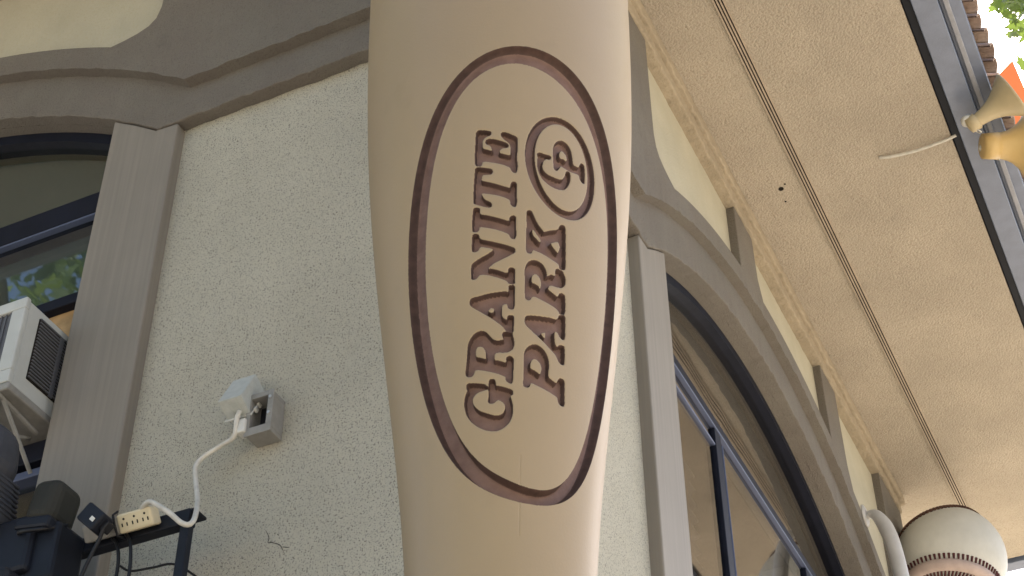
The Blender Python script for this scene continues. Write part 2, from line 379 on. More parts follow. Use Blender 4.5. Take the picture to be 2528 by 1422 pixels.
# hip roof and eave tiles
mb = MB(); a, b, c, d = -1.16, LEN+1.16, 1.16, -8.9; zr = ZS+.16
mb.add([PR(a, c, zr), PR(b, c, zr), PR(b, d, zr), PR(a, d, zr), PR((a+b)/2, c-3.4, zr+1.5), PR((a+b)/2, d+.5, zr+1.5)], [(0, 1, 4), (1, 2, 5, 4), (2, 3, 5), (3, 0, 4, 5), (0, 3, 2, 1)])
roof = mb.build('roof', M['tile'], bld)
tm = bpy.data.meshes.new('tile'); tv = []; tf = []
for i, x in enumerate((0, .42)):
    for k in range(9):
        g = math.pi*k/8
        for r in (.036, .028): tv.append((math.cos(g)*r, x, math.sin(g)*r))
for k in range(8):
    a = 2*k; n = 18
    tf += [(a, a+2, a+n+2, a+n), (a+1, a+n+1, a+n+3, a+3), (a, a+1, a+3, a+2)]
tm.from_pydata(tv, [], tf); tm.materials.append(M['tile'])
def tile(P, t, tv_, nv_):
    o = bpy.data.objects.new('tile', tm); scene.collection.objects.link(o); o.parent = roof
    yv = (-nv_*.92+UP*.38).normalized(); xv = tv_; zv = xv.cross(yv)
    if zv.z < 0: xv = -xv; zv = xv.cross(yv)
    p = P(t, 1.205+random.uniform(-.008, .008), ZS+.15+random.uniform(-.004, .004)) - ORG[bld]
    o.matrix_basis = Matrix(((xv.x, yv.x, zv.x, p.x), (xv.y, yv.y, zv.y, p.y), (xv.z, yv.z, zv.z, p.z), (0, 0, 0, 1)))
for k in range(80): tile(PR, -1.1+k*.083, tR, nR)
for k in range(60): tile(PL, -1.1+k*.083, tL, nL)
# holes drilled in the soffit
for (t, d, r) in ((2.19, .262, .011), (2.17, .285, .004), (2.27, .255, .004)):
    b = MB(); lathe(b, PR(t, d, ZS+.001), -UP, [(0, r), (.0025, r)], 12); b.build('drill_hole', M['dark'], bld)
OVO= [0.996, 0.0029, 0.0079, 0.0013, -0.0058, -0.0069, -0.039, -0.0129, 0.0024, -0.0013, -0.0025]
OVI= [0.9966, -0.0005, -0.0028, 0.0007, -0.0165, -0.0028, -0.0305, -0.0185, 0.0107, -0.001, -0.0007]
GL={
 'E':[[(-1635,2602),(-927,2578),(-510,2543),(-532,2495),(-637,2463),(-890,2444),(-1102,2403),(-1198,2333),(-1195,2196),(-814,2167),(-477,2128),(-476,2199),(-601,2255),(-853,2283),(-957,2315),(-913,2368),(-723,2395),(-345,2384),(241,2339),(660,2294),(766,2248),(703,2213),(534,2200),(240,2190),(71,2148),(70,2089),(408,2068),(895,2036),(936,2155),(892,2249),(787,2308),(492,2365),(241,2436),(179,2478),(242,2520),(409,2539),(869,2496),(1332,2445),(1418,2405),(1415,2165),(1342,1997),(1452,1859),(1391,1741),(1306,1698),(1113,1700),(962,1744),(897,1801),(238,1865),(-356,1897),(-1206,1941),(-1276,1832),(-1749,1859),(-1758,2065),(-1701,2301)]],
 'T':[[(-1729,1823),(-1341,1816),(-1277,1809),(-870,1787),(-530,1765),(-424,1723),(-468,1677),(-618,1656),(-1177,1661),(-1265,1617),(-1313,1538),(-882,1510),(-194,1456),(493,1405),(882,1375),(924,1455),(1009,1497),(1160,1517),(1312,1502),(1400,1459),(1360,1349),(1411,1125),(1369,1056),(1282,1021),(1107,1020),(931,1060),(908,1115),(842,1154),(320,1211),(-372,1253),(-1283,1297),(-1306,1264),(-1072,1156),(-637,1104),(-508,1058),(-553,1013),(-729,999),(-991,1015),(-1517,1061),(-1891,1101),(-1932,1148),(-1892,1373),(-1805,1657)]],
 'I':[[(-1968,992),(-1876,1016),(-1698,1018),(-1477,998),(-1445,953),(-1484,904),(-1397,874),(-867,845),(-208,799),(407,755),(849,726),(848,792),(979,832),(1155,846),(1311,827),(1357,789),(1339,657),(1366,537),(1370,450),(1259,399),(1079,396),(899,426),(809,485),(407,525),(-214,574),(-790,608),(-1503,645),(-1552,581),(-1713,547),(-1939,555),(-2096,587),(-2054,784)]],
 'N':[[(-2083,489),(-1966,512),(-1739,510),(-1560,483),(-1542,428),(-1431,398),(-892,360),(-220,320),(498,277),(1129,236),(1312,207),(1314,158),(1133,118),(226,9),(-412,-63),(-781,-132),(-875,-168),(-599,-166),(-50,-201),(547,-248),(754,-241),(775,-178),(890,-150),(1073,-140),(1281,-160),(1329,-201),(1288,-317),(1317,-442),(804,-438),(687,-398),(501,-373),(-237,-316),(-927,-272),(-1530,-254),(-1697,-281),(-1818,-320),(-2104,-337),(-2290,-304),(-2238,-75),(-2068,-28),(-1598,32),(-906,103),(-404,176),(-538,210),(-944,237),(-1441,264),(-1581,224),(-1676,184),(-1954,171),(-2160,200),(-2120,349)]],
 'A':[[(1318,-460),(1301,-616),(1311,-821),(1218,-888),(1028,-901),(814,-883),(718,-848),(693,-803),(410,-809),(245,-840),(220,-932),(243,-1043),(555,-1092),(674,-1092),(721,-1031),(840,-1009),(1080,-1002),(1249,-1025),(1253,-1125),(1235,-1266),(1188,-1307),(654,-1302),(556,-1273),(315,-1204),(-260,-1113),(-1022,-1004),(-1784,-896),(-2356,-807),(-2472,-757),(-2388,-683),(-2191,-664),(-1662,-654),(-949,-622),(-245,-604),(550,-583),(714,-602),(830,-581),(781,-468)],[(-970,-934),(-728,-876),(-443,-879),(-373,-920),(-446,-960),(-637,-973)]],
 'R':[[(600,-1301),(1134,-1301),(1161,-1365),(1262,-1423),(1315,-1512),(1195,-1593),(851,-1646),(456,-1663),(-136,-1658),(-383,-1676),(-435,-1725),(-438,-1794),(-40,-1805),(507,-1839),(656,-1823),(606,-1765),(754,-1730),(952,-1718),(1177,-1740),(1279,-1778),(1258,-1857),(1239,-2003),(1220,-2129),(1120,-2183),(916,-2185),(661,-2153),(559,-2106),(559,-2072),(-146,-2019),(-1050,-1972),(-1961,-1930),(-2168,-1939),(-2280,-1995),(-2442,-2033),(-2731,-2039),(-2965,-2011),(-3063,-1969),(-2934,-1846),(-2825,-1673),(-2743,-1498),(-2603,-1423),(-2236,-1325),(-1832,-1277),(-1438,-1271),(-1098,-1302),(-810,-1376),(-521,-1438),(-179,-1460),(406,-1446),(309,-1391),(260,-1342),(406,-1302)],[(-2086,-1711),(-2060,-1589),(-1888,-1539),(-1612,-1534),(-1366,-1560),(-1173,-1623),(-1130,-1717),(-1160,-1776),(-1634,-1737)]],
 'G':[[(-2995,-2176),(-2883,-2147),(-2565,-2147),(-1940,-2169),(-1323,-2192),(-1172,-2223),(-943,-2250),(-936,-2149),(-807,-2117),(-603,-2109),(-402,-2130),(-327,-2174),(-304,-2232),(-50,-2233),(612,-2265),(1124,-2290),(1255,-2331),(1205,-2370),(974,-2397),(1106,-2467),(1239,-2560),(1244,-2655),(1143,-2751),(882,-2847),(356,-2934),(-226,-2980),(-703,-2982),(-1340,-2955),(-2032,-2891),(-2723,-2778),(-3087,-2662),(-3255,-2532),(-3230,-2409),(-3076,-2318),(-2878,-2267),(-2979,-2235)],[(-2478,-2434),(-2335,-2371),(-2012,-2322),(-1488,-2299),(-1125,-2281),(-971,-2283),(-954,-2398),(-1038,-2483),(-936,-2513),(-729,-2528),(-469,-2513),(-313,-2485),(-106,-2462),(254,-2491),(512,-2543),(564,-2613),(357,-2690),(95,-2723),(-479,-2730),(-1106,-2691),(-1840,-2635),(-2256,-2559),(-2435,-2502)]],
 'P2':[[(2187,-1684),(2230,-1614),(2475,-1538),(2875,-1481),(3284,-1466),(3708,-1493),(4093,-1555),(4384,-1640),(4521,-1752),(4493,-1872),(4491,-1980),(4928,-2016),(5347,-2046),(5451,-1996),(5556,-1950),(5760,-1925),(6038,-1929),(6208,-1967),(6231,-2084),(6282,-2258),(6326,-2343),(6197,-2381),(5944,-2387),(5687,-2363),(5545,-2304),(5535,-2270),(4987,-2237),(4118,-2193),(3453,-2162),(2967,-2135),(2809,-2145),(2763,-2195),(2608,-2223),(2398,-2229),(2187,-2210),(2156,-2153),(2195,-2026),(2176,-1832)],[(2777,-1903),(2741,-1826),(2835,-1754),(3063,-1717),(3379,-1725),(3708,-1780),(3858,-1862),(3789,-1924),(3691,-1977),(3253,-1926)]],
 'A2':[[(5870,-793),(5941,-1015),(5971,-1198),(5867,-1241),(5632,-1243),(5391,-1208),(5266,-1165),(5034,-1139),(4902,-1163),(4894,-1239),(4980,-1356),(5104,-1399),(5277,-1408),(5383,-1376),(5607,-1351),(5901,-1346),(6002,-1379),(6066,-1567),(6075,-1647),(5952,-1680),(5713,-1686),(5466,-1657),(5275,-1599),(5089,-1550),(4567,-1480),(3898,-1384),(3049,-1269),(2284,-1154),(2179,-1086),(2221,-1014),(2414,-983),(3106,-964),(3868,-950),(4655,-932),(5038,-939),(5191,-893),(5259,-837)],[(3612,-1256),(3971,-1214),(4078,-1224),(4066,-1295),(3968,-1335),(3776,-1294)]],
 'R2':[[(2162,-368),(2099,-181),(2185,-83),(2412,-2),(2737,42),(3214,42),(3607,-2),(3867,-84),(3980,-163),(3937,-208),(4135,-186),(4381,-144),(4589,-157),(4745,-158),(4727,-73),(4742,-24),(4920,-1),(5132,-7),(5345,-7),(5521,-58),(5705,-129),(5728,-213),(5582,-289),(5265,-334),(4890,-339),(4318,-344),(4170,-374),(4131,-439),(4552,-477),(4987,-522),(5091,-504),(5184,-445),(5398,-424),(5677,-430),(5777,-485),(5867,-783),(5308,-813),(5213,-767),(4875,-727),(4390,-695),(3816,-664),(3257,-629),(2861,-614),(2695,-651),(2578,-696),(2385,-705),(2189,-678),(2154,-545)],[(2688,-382),(2667,-278),(2813,-214),(3052,-199),(3349,-243),(3534,-329),(3522,-408),(3433,-475),(3277,-420),(2979,-391)]],
 'K':[[(2180,898),(2199,955),(2354,983),(2558,974),(2676,918),(2891,817),(3180,709),(3518,639),(3617,611),(4138,677),(4821,737),(4909,810),(5102,865),(5361,859),(5473,824),(5559,442),(5611,227),(5647,45),(5394,14),(5075,11),(5030,94),(4635,120),(4023,167),(3432,209),(2764,237),(2650,206),(2630,173),(2444,157),(2210,179),(2174,350),(2203,568),(2177,611),(2220,646)],[(2610,628),(2771,623),(3059,538),(3350,465),(3406,403),(3216,404),(2927,466),(2690,511)],[(4176,437),(4467,478),(4863,518),(4977,461),(5062,423),(4976,340),(4884,289),(4594,334),(4332,393)]],
 'eP':[[(4282,1918),(4202,2120),(4167,2359),(4314,2470),(4629,2551),(4924,2579),(5355,2546),(5648,2454),(5792,2332),(5880,2174),(6112,2155),(6446,2163),(6535,2235),(6663,2289),(6873,2285),(6987,2246),(7067,2028),(7054,1920),(6954,1885),(6702,1907),(6554,1950),(6506,2019),(6005,2007),(5618,1996),(5113,2021),(4805,2037),(4693,1967),(4521,1908)],[(4698,2177),(4683,2312),(4827,2363),(5071,2348),(5325,2283),(5368,2196),(5218,2158),(5089,2199)]],
 'eG':[[(2897,2152),(3115,2194),(3452,2178),(3965,2177),(4037,2145),(3915,2091),(3572,2089),(3380,2017),(3333,1910),(3425,1828),(3773,1770),(4302,1750),(4723,1741),(5055,1770),(5230,1853),(5307,1965),(5619,1988),(5732,1888),(5686,1779),(5482,1656),(5180,1569),(4570,1531),(3911,1568),(3384,1650),(3062,1777),(2940,1917),(2960,2036),(2984,2082)]],
}

# ------------------------------------------------------------------ the giant baseball bat
BX, BY = -.0200, 2.1
COEF = [0.06315628, -0.07139638, -0.05873194, 0.11888656, 0.20632986]
kz = [0, .03, .10, .14, .20, .32, .6, 1.0, 1.6, 2.2, 2.6] + list(np.arange(2.85, 4.16, .05)) + [4.4, 4.7, 5.0, 5.18, 5.30, 5.38, 5.42]
kr = [.118, .135, .135, .122, .098, .085, .080, .080, .088, .105, .1235] + [float(np.polyval(COEF, z-3.4)) for z in np.arange(2.85, 4.16, .05)] + [.2548, .2568, .2565, .249, .230, .19, .12]
def bat_r(z):
    z = np.asarray(z, float); i = np.clip(np.searchsorted(kz, z)-1, 0, len(kz)-2); K = np.array(kz); Rr = np.array(kr)
    def slope(j):
        j0 = np.clip(j-1, 0, len(K)-1); j1 = np.clip(j+1, 0, len(K)-1); return (Rr[j1]-Rr[j0])/(K[j1]-K[j0])
    h = K[i+1]-K[i]; u = np.clip((z-K[i])/h, 0, 1)
    return ((1+2*u)*(1-u)**2*Rr[i] + u*(1-u)**2*h*slope(i) + u*u*(3-2*u)*Rr[i+1] + u*u*(u-1)*h*slope(i+1))
bat = root('baseball_bat', (BX, BY, 0), 'giant upright tan baseball bat carved with GRANITE PARK inside an oval', 'baseball bat')
PH, Z0, Z1 = 1.32, 2.835, 3.765
CELL = .0009
nph = int(2*PH*.235/CELL); nz = int((Z1-Z0)/CELL)
phv = np.linspace(-PH, PH, nph+1); zv = np.linspace(Z0, Z1, nz+1)
PHI, ZZ = np.meshgrid(phv, zv); S = PHI*.24
depth = np.zeros_like(S); gid = np.zeros(S.shape, int)
def seg_sd(px, pz, poly):
    """signed distance to a closed polygon, negative inside"""
    d = np.full(px.shape, 1e9); ins = np.zeros(px.shape, bool); n = len(poly)
    for i in range(n):
        ax, az = poly[i]; bx, bz = poly[(i+1) % n]; ex, ez = bx-ax, bz-az; L2 = ex*ex+ez*ez+1e-15
        t = np.clip(((px-ax)*ex+(pz-az)*ez)/L2, 0, 1); d = np.minimum(d, (px-ax-t*ex)**2+(pz-az-t*ez)**2)
        c = ((az > pz) != (bz > pz)); xi = ax+(pz-az)/(ez if abs(ez) > 1e-12 else 1e-12)*ex
        ins ^= c & (px < xi)
    d = np.sqrt(d); return np.where(ins, -d, d)
def chaikin(p, n=2):
    for _ in range(n):
        q = []
        for i in range(len(p)):
            a, b = p[i], p[(i+1) % len(p)]
            q += [(.78*a[0]+.22*b[0], .78*a[1]+.22*b[1]), (.22*a[0]+.78*b[0], .22*a[1]+.78*b[1])]
        p = q
    return p
def carve(sd, dep, k, sl, wall=.0019):
    u = np.clip(-sd/wall, 0, 1); d = dep*u*u*(3-2*u)+.0009*np.clip((.0024-sd)/.0024, 0, 1)
    sub = depth[sl]; g = gid[sl]
    g[(sd < 0) & (d >= sub)] = k; depth[sl] = np.maximum(sub, d)
names = ['']
for k, (nm, polys) in enumerate(GL.items(), 1):
    P_ = [[(a*1e-4*.24, 3.3+b*1e-4) for a, b in q] for q in polys]
    xs = [p[0] for p in P_[0]]; zs = [p[1] for p in P_[0]]
    c0, c1 = np.searchsorted(phv*.24, [min(xs)-.008, max(xs)+.008]); r0, r1 = np.searchsorted(zv, [min(zs)-.008, max(zs)+.008])
    sl = (slice(r0, r1), slice(c0, c1)); a, b = S[sl], ZZ[sl]
    sd = seg_sd(a, b, chaikin(P_[0], 1))
    for q in P_[1:]: sd = np.maximum(sd, -seg_sd(a, b, chaikin(q, 1)))
    carve(sd, .0095 if nm[0] != 'e' else .008, k, sl); names.append('emblem_letter' if nm[0] == 'e' else 'letter')
# emblem ring
full = (slice(None), slice(None))
def ell_r(a0, b0, ang, cx, cz):
    ca, sa = math.cos(ang), math.sin(ang); x = S-cx; z = ZZ-cz; return np.hypot((x*ca+z*sa)/a0, (-x*sa+z*ca)/b0)
ro = ell_r(.1021, .0725, math.radians(-82.5), .1212, 3.5031); ri = ell_r(.0878, .0555, math.radians(-84), .1209, 3.5035)
u = (1-ro)/np.maximum((1-ro)+(ri-1), 1e-6); wd = .0158
sd = -np.minimum(u, 1-u)*wd; sd = np.where((ro < 1) & (ri > 1), sd, np.where(ro >= 1, abs(1-ro)*.085, abs(ri-1)*.07))
carve(sd, .0085, len(names), full); names.append('emblem_ring')
# oval border
def ovr(co, ax):
    x = (S-.052)/ax[0]; z = (ZZ-3.2995)/ax[1]; th = np.arctan2(z, x); r = np.full(th.shape, co[0])
    for k in range(1, 6): r += co[2*k-1]*np.cos(k*th)+co[2*k]*np.sin(k*th)
    return np.hypot(x, z)/r
ro = ovr(OVO, (.2531, .4388)); ri = ovr(OVI, (.208, .4053))
u = (1-ro)/np.where(abs((1-ro)+(ri-1)) < 1e-6, 1e-6, (1-ro)+(ri-1)); inside = (ro < 1) & (ri > 1)
u = np.clip(u, 0, 1)
dep = np.where(inside, .015*np.clip(1-abs(2*u-1)**7, 0, 1), 0)
k = len(names); names.append('oval_border'); gid[inside] = k; depth = np.maximum(depth, dep)
depth += np.where(gid > 0, 0, 0)
depth += np.where((gid == 0) & (ZZ < 2.965), .0007*np.exp(-((S-.047-(ZZ-2.9)*.01)/.0016)**2), 0)     # faint joint in the wood
RR = bat_r(zv)[:, None]-depth
V = np.stack([BX+RR*np.sin(PHI), BY-RR*np.cos(PHI), ZZ], -1).reshape(-1, 3)
idx = np.arange((nz+1)*(nph+1)).reshape(nz+1, nph+1)
Q = np.stack([idx[:-1, :-1], idx[:-1, 1:], idx[1:, 1:], idx[1:, :-1]], -1).reshape(-1, 4)
fg = np.max(np.stack([gid[:-1, :-1], gid[:-1, 1:], gid[1:, 1:], gid[1:, :-1]]), 0).reshape(-1)
fd = ((depth[:-1, :-1]+depth[:-1, 1:]+depth[1:, 1:]+depth[1:, :-1])/4).reshape(-1)
def grid_obj(name, quads, mm, parent):
    u_, inv = np.unique(quads, return_inverse=True); me = bpy.data.meshes.new(name); vv = V[u_]-np.array(ORG[parent])
    inv = inv.reshape(-1, 4)
    me.vertices.add(len(u_)); me.vertices.foreach_set('co', vv.astype(np.float32).ravel())
    me.loops.add(inv.size); me.loops.foreach_set('vertex_index', inv.astype(np.int32).ravel())
    me.polygons.add(len(inv)); me.polygons.foreach_set('loop_start', np.arange(0, inv.size, 4, dtype=np.int32))
    me.polygons.foreach_set('loop_total', np.full(len(inv), 4, dtype=np.int32)); me.update(calc_edges=True); me.validate()
    return link(name, me, mm, parent, True)
grid_obj('carved_face', Q[fg == 0], M['wood'], bat)
for k in range(1, len(names)):
    q = Q[fg == k]
    if len(q):
        o = grid_obj(names[k], q, M['carve'], bat); o.data.materials.append(M['carve_shade'])     # shade on the cut walls, painted darker than the floor
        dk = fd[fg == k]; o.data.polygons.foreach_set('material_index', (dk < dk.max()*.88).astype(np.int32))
# the rest of the bat: plain lathe with the carved patch left out
def bat_lathe(name, zs, p0, p1, n, caps=False):
    mb = MB(); closed = p1-p0 > 6.28; ph = np.linspace(p0, p1, n+1); m = n+1
    for z in zs:
        r = float(bat_r(z))
        for a in ph: mb.v.append((BX+r*math.sin(a), BY-r*math.cos(a), z))
    for i in range(len(zs)-1):
        for j in range(n): mb.f.append((i*m+j, i*m+j+1, (i+1)*m+j+1, (i+1)*m+j))
    if caps == 'top': mb.f.append(tuple((len(zs)-1)*m+j for j in range(m-1)))
    if caps == 'bottom': mb.f.append(tuple(range(m-1)))
    return mb.build(name, M['wood'], bat, True, fix=False)
bat_lathe('handle', list(np.linspace(.14, Z0, 60)), -math.pi, math.pi, 128)
bat_lathe('knob', list(np.linspace(0, .14, 12)), -math.pi, math.pi, 128, 'bottom')
bat_lathe('barrel', list(np.linspace(Z0, Z1, 60)), PH, 2*math.pi-PH, 100)
bat_lathe('barrel', list(np.linspace(Z1, 5.3, 60))+[5.34, 5.38, 5.40, 5.42], -math.pi, math.pi, 128, 'top')

# ------------------------------------------------------------------ outlet box on the left wall
ob = root('outlet_box', PL(.583, 0, 3.9), 'grey weatherproof outlet box with its cover flipped open on the left wall', 'outlet box')
x0, x1, zb, zt, dd = .55, .619, 3.905, 4.022, .054
b = MB(); fbox(b, PL, x0, x1, .001, dd, zb, zb+.012); fbox(b, PL, x0, x1, .001, dd, zt-.012, zt)
fbox(b, PL, x0, x0+.010, .001, dd, zb+.012, zt-.012); fbox(b, PL, x1-.010, x1, .001, dd, zb+.012, zt-.012)
b.build('box', M['grey'], ob, bevel=.002)
b = MB(); fbox(b, PL, x0+.010, x1-.010, .002, .014, zb+.012, zt-.012); b.build('receptacle', M['black'], ob)
b = MB(); fbox(b, PL, x0-.003, x1+.003, dd, dd+.004, zb-.003, zb+.02); fbox(b, PL, x0-.003, x0+.013, dd, dd+.004, zb+.02, zt+.003)
fbox(b, PL, x1-.010, x1+.003, dd, dd+.004, zb+.02, zt+.003); fbox(b, PL, x0+.013, x1-.010, dd, dd+.004, zt-.012, zt+.003); b.build('gasket_plate', M['grey'], ob, bevel=.001)
for (t, z) in ((x0+.006, zb+.05), (x0+.006, zt-.02)):
    b = MB(); lathe(b, PL(t, dd+.004, z), nL, [(0, .004), (.003, .004)], 10); b.build('screw', M['steel'], ob)
# cover: shell hinged along the top, tilted up and out
e1 = (UP*.0987 - nL*.0341); la = e1.length; e1.normalize()         # long edge, going up and back
e2 = (-UP*.018 - nL*.0354); lc = e2.length; e2.normalize()          # depth of the shell, towards the wall
e1 = (e1-e2*e1.dot(e2)).normalized()
D0 = PL(.612, .102, 3.995); wd = .066; lc += .012; la += .008
def PC(a, b, c): return D0 + tL*a + e1*b + e2*c
b = MB(); th = .003
for q in ((0, wd, 0, la, 0, th), (0, th, 0, la, th, lc), (wd-th, wd, 0, la, th, lc), (th, wd-th, 0, th, th, lc), (th, wd-th, la-th, la, th, lc)): b.add(boxv(PC, *q), BOXF)
b.build('cover', M['clear'], ob, bevel=.002)
b = MB(); b.add(boxv(PC, -.006, wd+.006, -.006, la+.004, lc, lc+.004), BOXF); b.build('cover_rim', M['white'], ob, bevel=.0015)
for k in range(4):
    b = MB(); b.add(boxv(PC, -.013, -.006, .012+k*.024, .026+k*.024, lc-.004, lc+.010), BOXF); b.build('hinge_knuckle', M['white'], ob, bevel=.002)
b = MB(); b.add(boxv(PC, wd*.25, wd*.3, -.0015, 0, .004, lc), BOXF); b.add(boxv(PC, wd*.55, wd*.6, -.0015, 0, .004, lc), BOXF); b.build('cover_rib', M['clear'], ob)
b = MB(); obox(b, PL(.628, .05, 3.935), (tL, nL, UP), (.012, .016, .02)); b.build('plug', M['white'], ob, bevel=.004)

b = MB()
tube(b, spline([PL(.632, .070, 3.975), PL(.638, .07, 3.953), PL(.647, .06, 3.911), PL(.690, .05, 3.904), PL(.732, .06, 3.875), PL(.741, .07, 3.843), PL(.723, .08, 3.78), PL(.678, .125, 3.695),
                PL(.637, .18, 3.608), PL(.635, .20, 3.580), PL(.651, .21, 3.585), PL(.676, .22, 3.610), PL(.710, .225, 3.638), PL(.734, .225, 3.653), PL(.757, .215, 3.652), PL(.775, .195, 3.650)], 8), .0062, 10)
o = b.build('extension_cord', M['cord'], None, True)
tag(o, 'white extension cord looping from the outlet box down to the power strip', 'cord')

# ------------------------------------------------------------------ window air conditioner
ac = root('air_conditioner', PL(1.5, 0, 4.17), 'white window air conditioner sticking out of the left window', 'air conditioner')
T0, T1, A0, A1, AZ0, AZ1 = 1.285, 1.74, -.12, .186, 4.205, 4.487
b = MB(); fbox(b, PL, T0+.004, T1, A0, A1-.012, AZ0, AZ1); b.build('case', M['acwhite'], ac, bevel=.006)
b = MB()   # outer face frame
for q in ((T0, T1, AZ1-.035, AZ1+.002), (T0, T1, AZ0-.002, AZ0+.04), (T0, T0+.045, AZ0+.04, AZ1-.035), (T1-.04, T1, AZ0+.04, AZ1-.035)): fbox(b, PL, q[0], q[1], A1-.012, A1+.006, q[2], q[3])
b.build('face_frame', M['acwhite'], ac, bevel=.004)
b = MB(); fbox(b, PL, T0+.045, T1-.04, A1-.011, A1-.004, AZ0+.04, AZ1-.035); b.build('coil_grille', M['acslat'], ac)
for k in range(24):
    b = MB(); t = T0+.05+k*.0153; fbox(b, PL, t, t+.004, A1-.004, A1, AZ0+.04, AZ1-.035); b.build('coil_fin', M['acslat'], ac)
b = MB(); fbox(b, PL, T0+.0005, T0+.0042, -.02, .128, AZ0+.05, AZ1-.03); b.build('side_vent', M['dark'], ac)
for k in range(19):
    z = AZ0+.056+k*.0107
    for (a0, a1) in ((.04, .126), (-.018, .026)):
        b = MB(); fbox(b, PL, T0-.0030, T0+.0006, a0, a1, z, z+.0044); b.build('louvre', M['acslat'], ac)
b = MB(); fbox(b, PL, T0-.0032, T0+.0006, .026, .040, AZ0+.05, AZ1-.03); b.build('louvre_divider', M['acslat'], ac)
b = MB(); fbox(b, PL, T0-.004, T1, A0, A1+.004, AZ0-.026, AZ0-.003); b.build('base_tray', M['grey'], ac, bevel=.005)
b = MB(); tube(b, [PL(T0+.03, A1+.0, AZ0-.03), PL(T0+.03, .02, AZ0-.05)], .007, 8); tube(b, [PL(T0+.03, A1-.02, AZ0-.03), PL(T0+.03, .01, AZ0-.17)], .006, 8); b.build('support_bracket', M['grey'], ac)
b = MB(); tube(b, spline([PL(T0+.05, A1-.03, AZ0-.02), PL(T0+.03, A1+.01, AZ0-.06), PL(T0+.07, A1-.05, AZ0-.10), PL(T0+.05, .02, AZ0-.06)], 6), .006, 8); b.build('drain_hose', M['grey'], ac, True)

# ------------------------------------------------------------------ stand, power strip and gear at the lower left
st = root('equipment_stand', PL(.95, .16, 0), 'black metal stand with a crossbar against the left wall under the outlet', 'stand')
b = MB(); fbox(b, PL, .665, 1.36, .135, .165, 3.615, 3.655); b.build('crossbar', M['navy'], st, bevel=.004)
for t in (.678, 1.32):
    b = MB(); fbox(b, PL, t-.012, t+.012, .139, .161, .02, 3.615); b.build('upright', M['navy'], st, bevel=.003)
    b = MB(); fbox(b, PL, t-.02, t+.02, .0, .5, .0, .022); b.build('foot', M['navy'], st, bevel=.004)
b = MB(); fbox(b, PL, .663, .72, .10, .150, 3.656, 3.664); b.build('end_plate', M['navy'], st, bevel=.003)
ps = root('power_strip', PL(.88, .17, 3.65), 'cream and grey power strip lying along the black crossbar', 'power strip')
fa = (nL*.82-UP*.57).normalized(); fu = (UP*.82+nL*.57).normalized()
pc = PL(.800, .190, 3.641)
def PS(a, b_, c): return pc + tL*a + fu*b_ + fa*c
b = MB(); b.add(boxv(PS, -.062, .030, -.022, .022, -.018, .018), BOXF); b.build('body', M['cream'], ps, bevel=.005)
b = MB(); b.add(boxv(PS, .030, .128, -.021, .021, -.018, .016), BOXF); b.build('switch_end', M['grey'], ps, bevel=.005)
for k in range(3):
    s = root and MB(); cx_ = -.045+k*.028
    s.add(boxv(PS, cx_-.008, cx_-.005, -.008, .0, .0182, .0190), BOXF); s.add(boxv(PS, cx_+.005, cx_+.008, -.008, .0, .0182, .0190), BOXF); lathe(s, PS(cx_, .009, .0178), fa, [(0, .0028), (.0012, .0028)], 8)
    s.build('socket', M['black'], ps)
b = MB(); tube(b, [PS(.034, -.030, .0), PS(.034, -.024, .021), PS(.034, 0, .0235), PS(.034, .024, .021), PS(.034, .030, 0)], .003, 8); b.build('tie', M['black'], ps)
ad = root('power_adapter', PL(.955, .22, 3.69), 'black power adapter plugged in at an angle on the power strip', 'adapter')
r1 = (tL*.72+UP*.69).normalized(); r2 = (UP*.72-tL*.69).normalized()
b = MB(); obox(b, PL(.866, .24, 3.635), (r1, r2, nL), (.034, .024, .020)); b.build('body', M['navy'], ad, bevel=.005)
b = MB(); obox(b, PL(.838, .232, 3.612), (r1, r2, nL), (.010, .013, .012)); b.build('plug', M['black'], ad, bevel=.003)
b = MB(); obox(b, PL(.856, .2615, 3.622), (r1, r2, nL), (.007, .005, .0006)); b.build('sticker', M['white'], ad)
def cable(pts, r, label, mm='black'):
    b = MB(); tube(b, spline(pts, 6), r, 8); o = b.build('cable', M[mm], None, True); tag(o, label, 'cable', 'loose black cables'); return o
cable([PL(.838, .24, 3.604), PL(.848, .235, 3.582), PL(.865, .235, 3.54), PL(.885, .235, 3.48), PL(.91, .23, 3.40), PL(.90, .22, 3.2)], .0045, 'black cable hanging from the plug of the power adapter')
cable([PL(.868, .17, 3.625), PL(.850, .175, 3.605), PL(.838, .175, 3.57), PL(.838, .17, 3.52), PL(.845, .17, 3.40)], .0042, 'left of two short black cables hanging under the crossbar')
cable([PL(.832, .17, 3.628), PL(.812, .175, 3.600), PL(.803, .175, 3.56), PL(.803, .17, 3.51), PL(.805, .17, 3.38)], .0042, 'right of two short black cables hanging under the crossbar')
cable([PL(.842, .16, 3.552), PL(.825, .14, 3.545), PL(.78, .12, 3.553), PL(.735, .10, 3.56), PL(.72, .02, 3.56)], .0028, 'thin dark wire running sideways under the crossbar to the wall')
rk = root('equipment_rack', PL(1.5, .25, 0), 'black equipment rack added under the dark gear at the lower left to hold it and block light', 'rack')  # added to carry the gear and keep light off the lower wall
b = MB(); fbox(b, PL, .985, 2.3, .11, .36, .06, 3.49); b.build('cabinet', M['black'], rk, bevel=.015)
for t in (1.05, 2.24):
    b = MB(); fbox(b, PL, t-.03, t+.03, .14, .33, 0, .059); b.build('foot', M['black'], rk)
for k in range(6):
    b = MB(); fbox(b, PL, 1.03, 2.26, .361, .372, .15+k*.55, .60+k*.55); b.build('drawer', M['navy'], rk, bevel=.006)
sg = root('blocker_deck', PL(2.3, 1.2, 0), 'low black stage deck added out of view to shade the lower left wall', 'blocker')  # unseen deck added to cut ground bounce onto the lower left wall
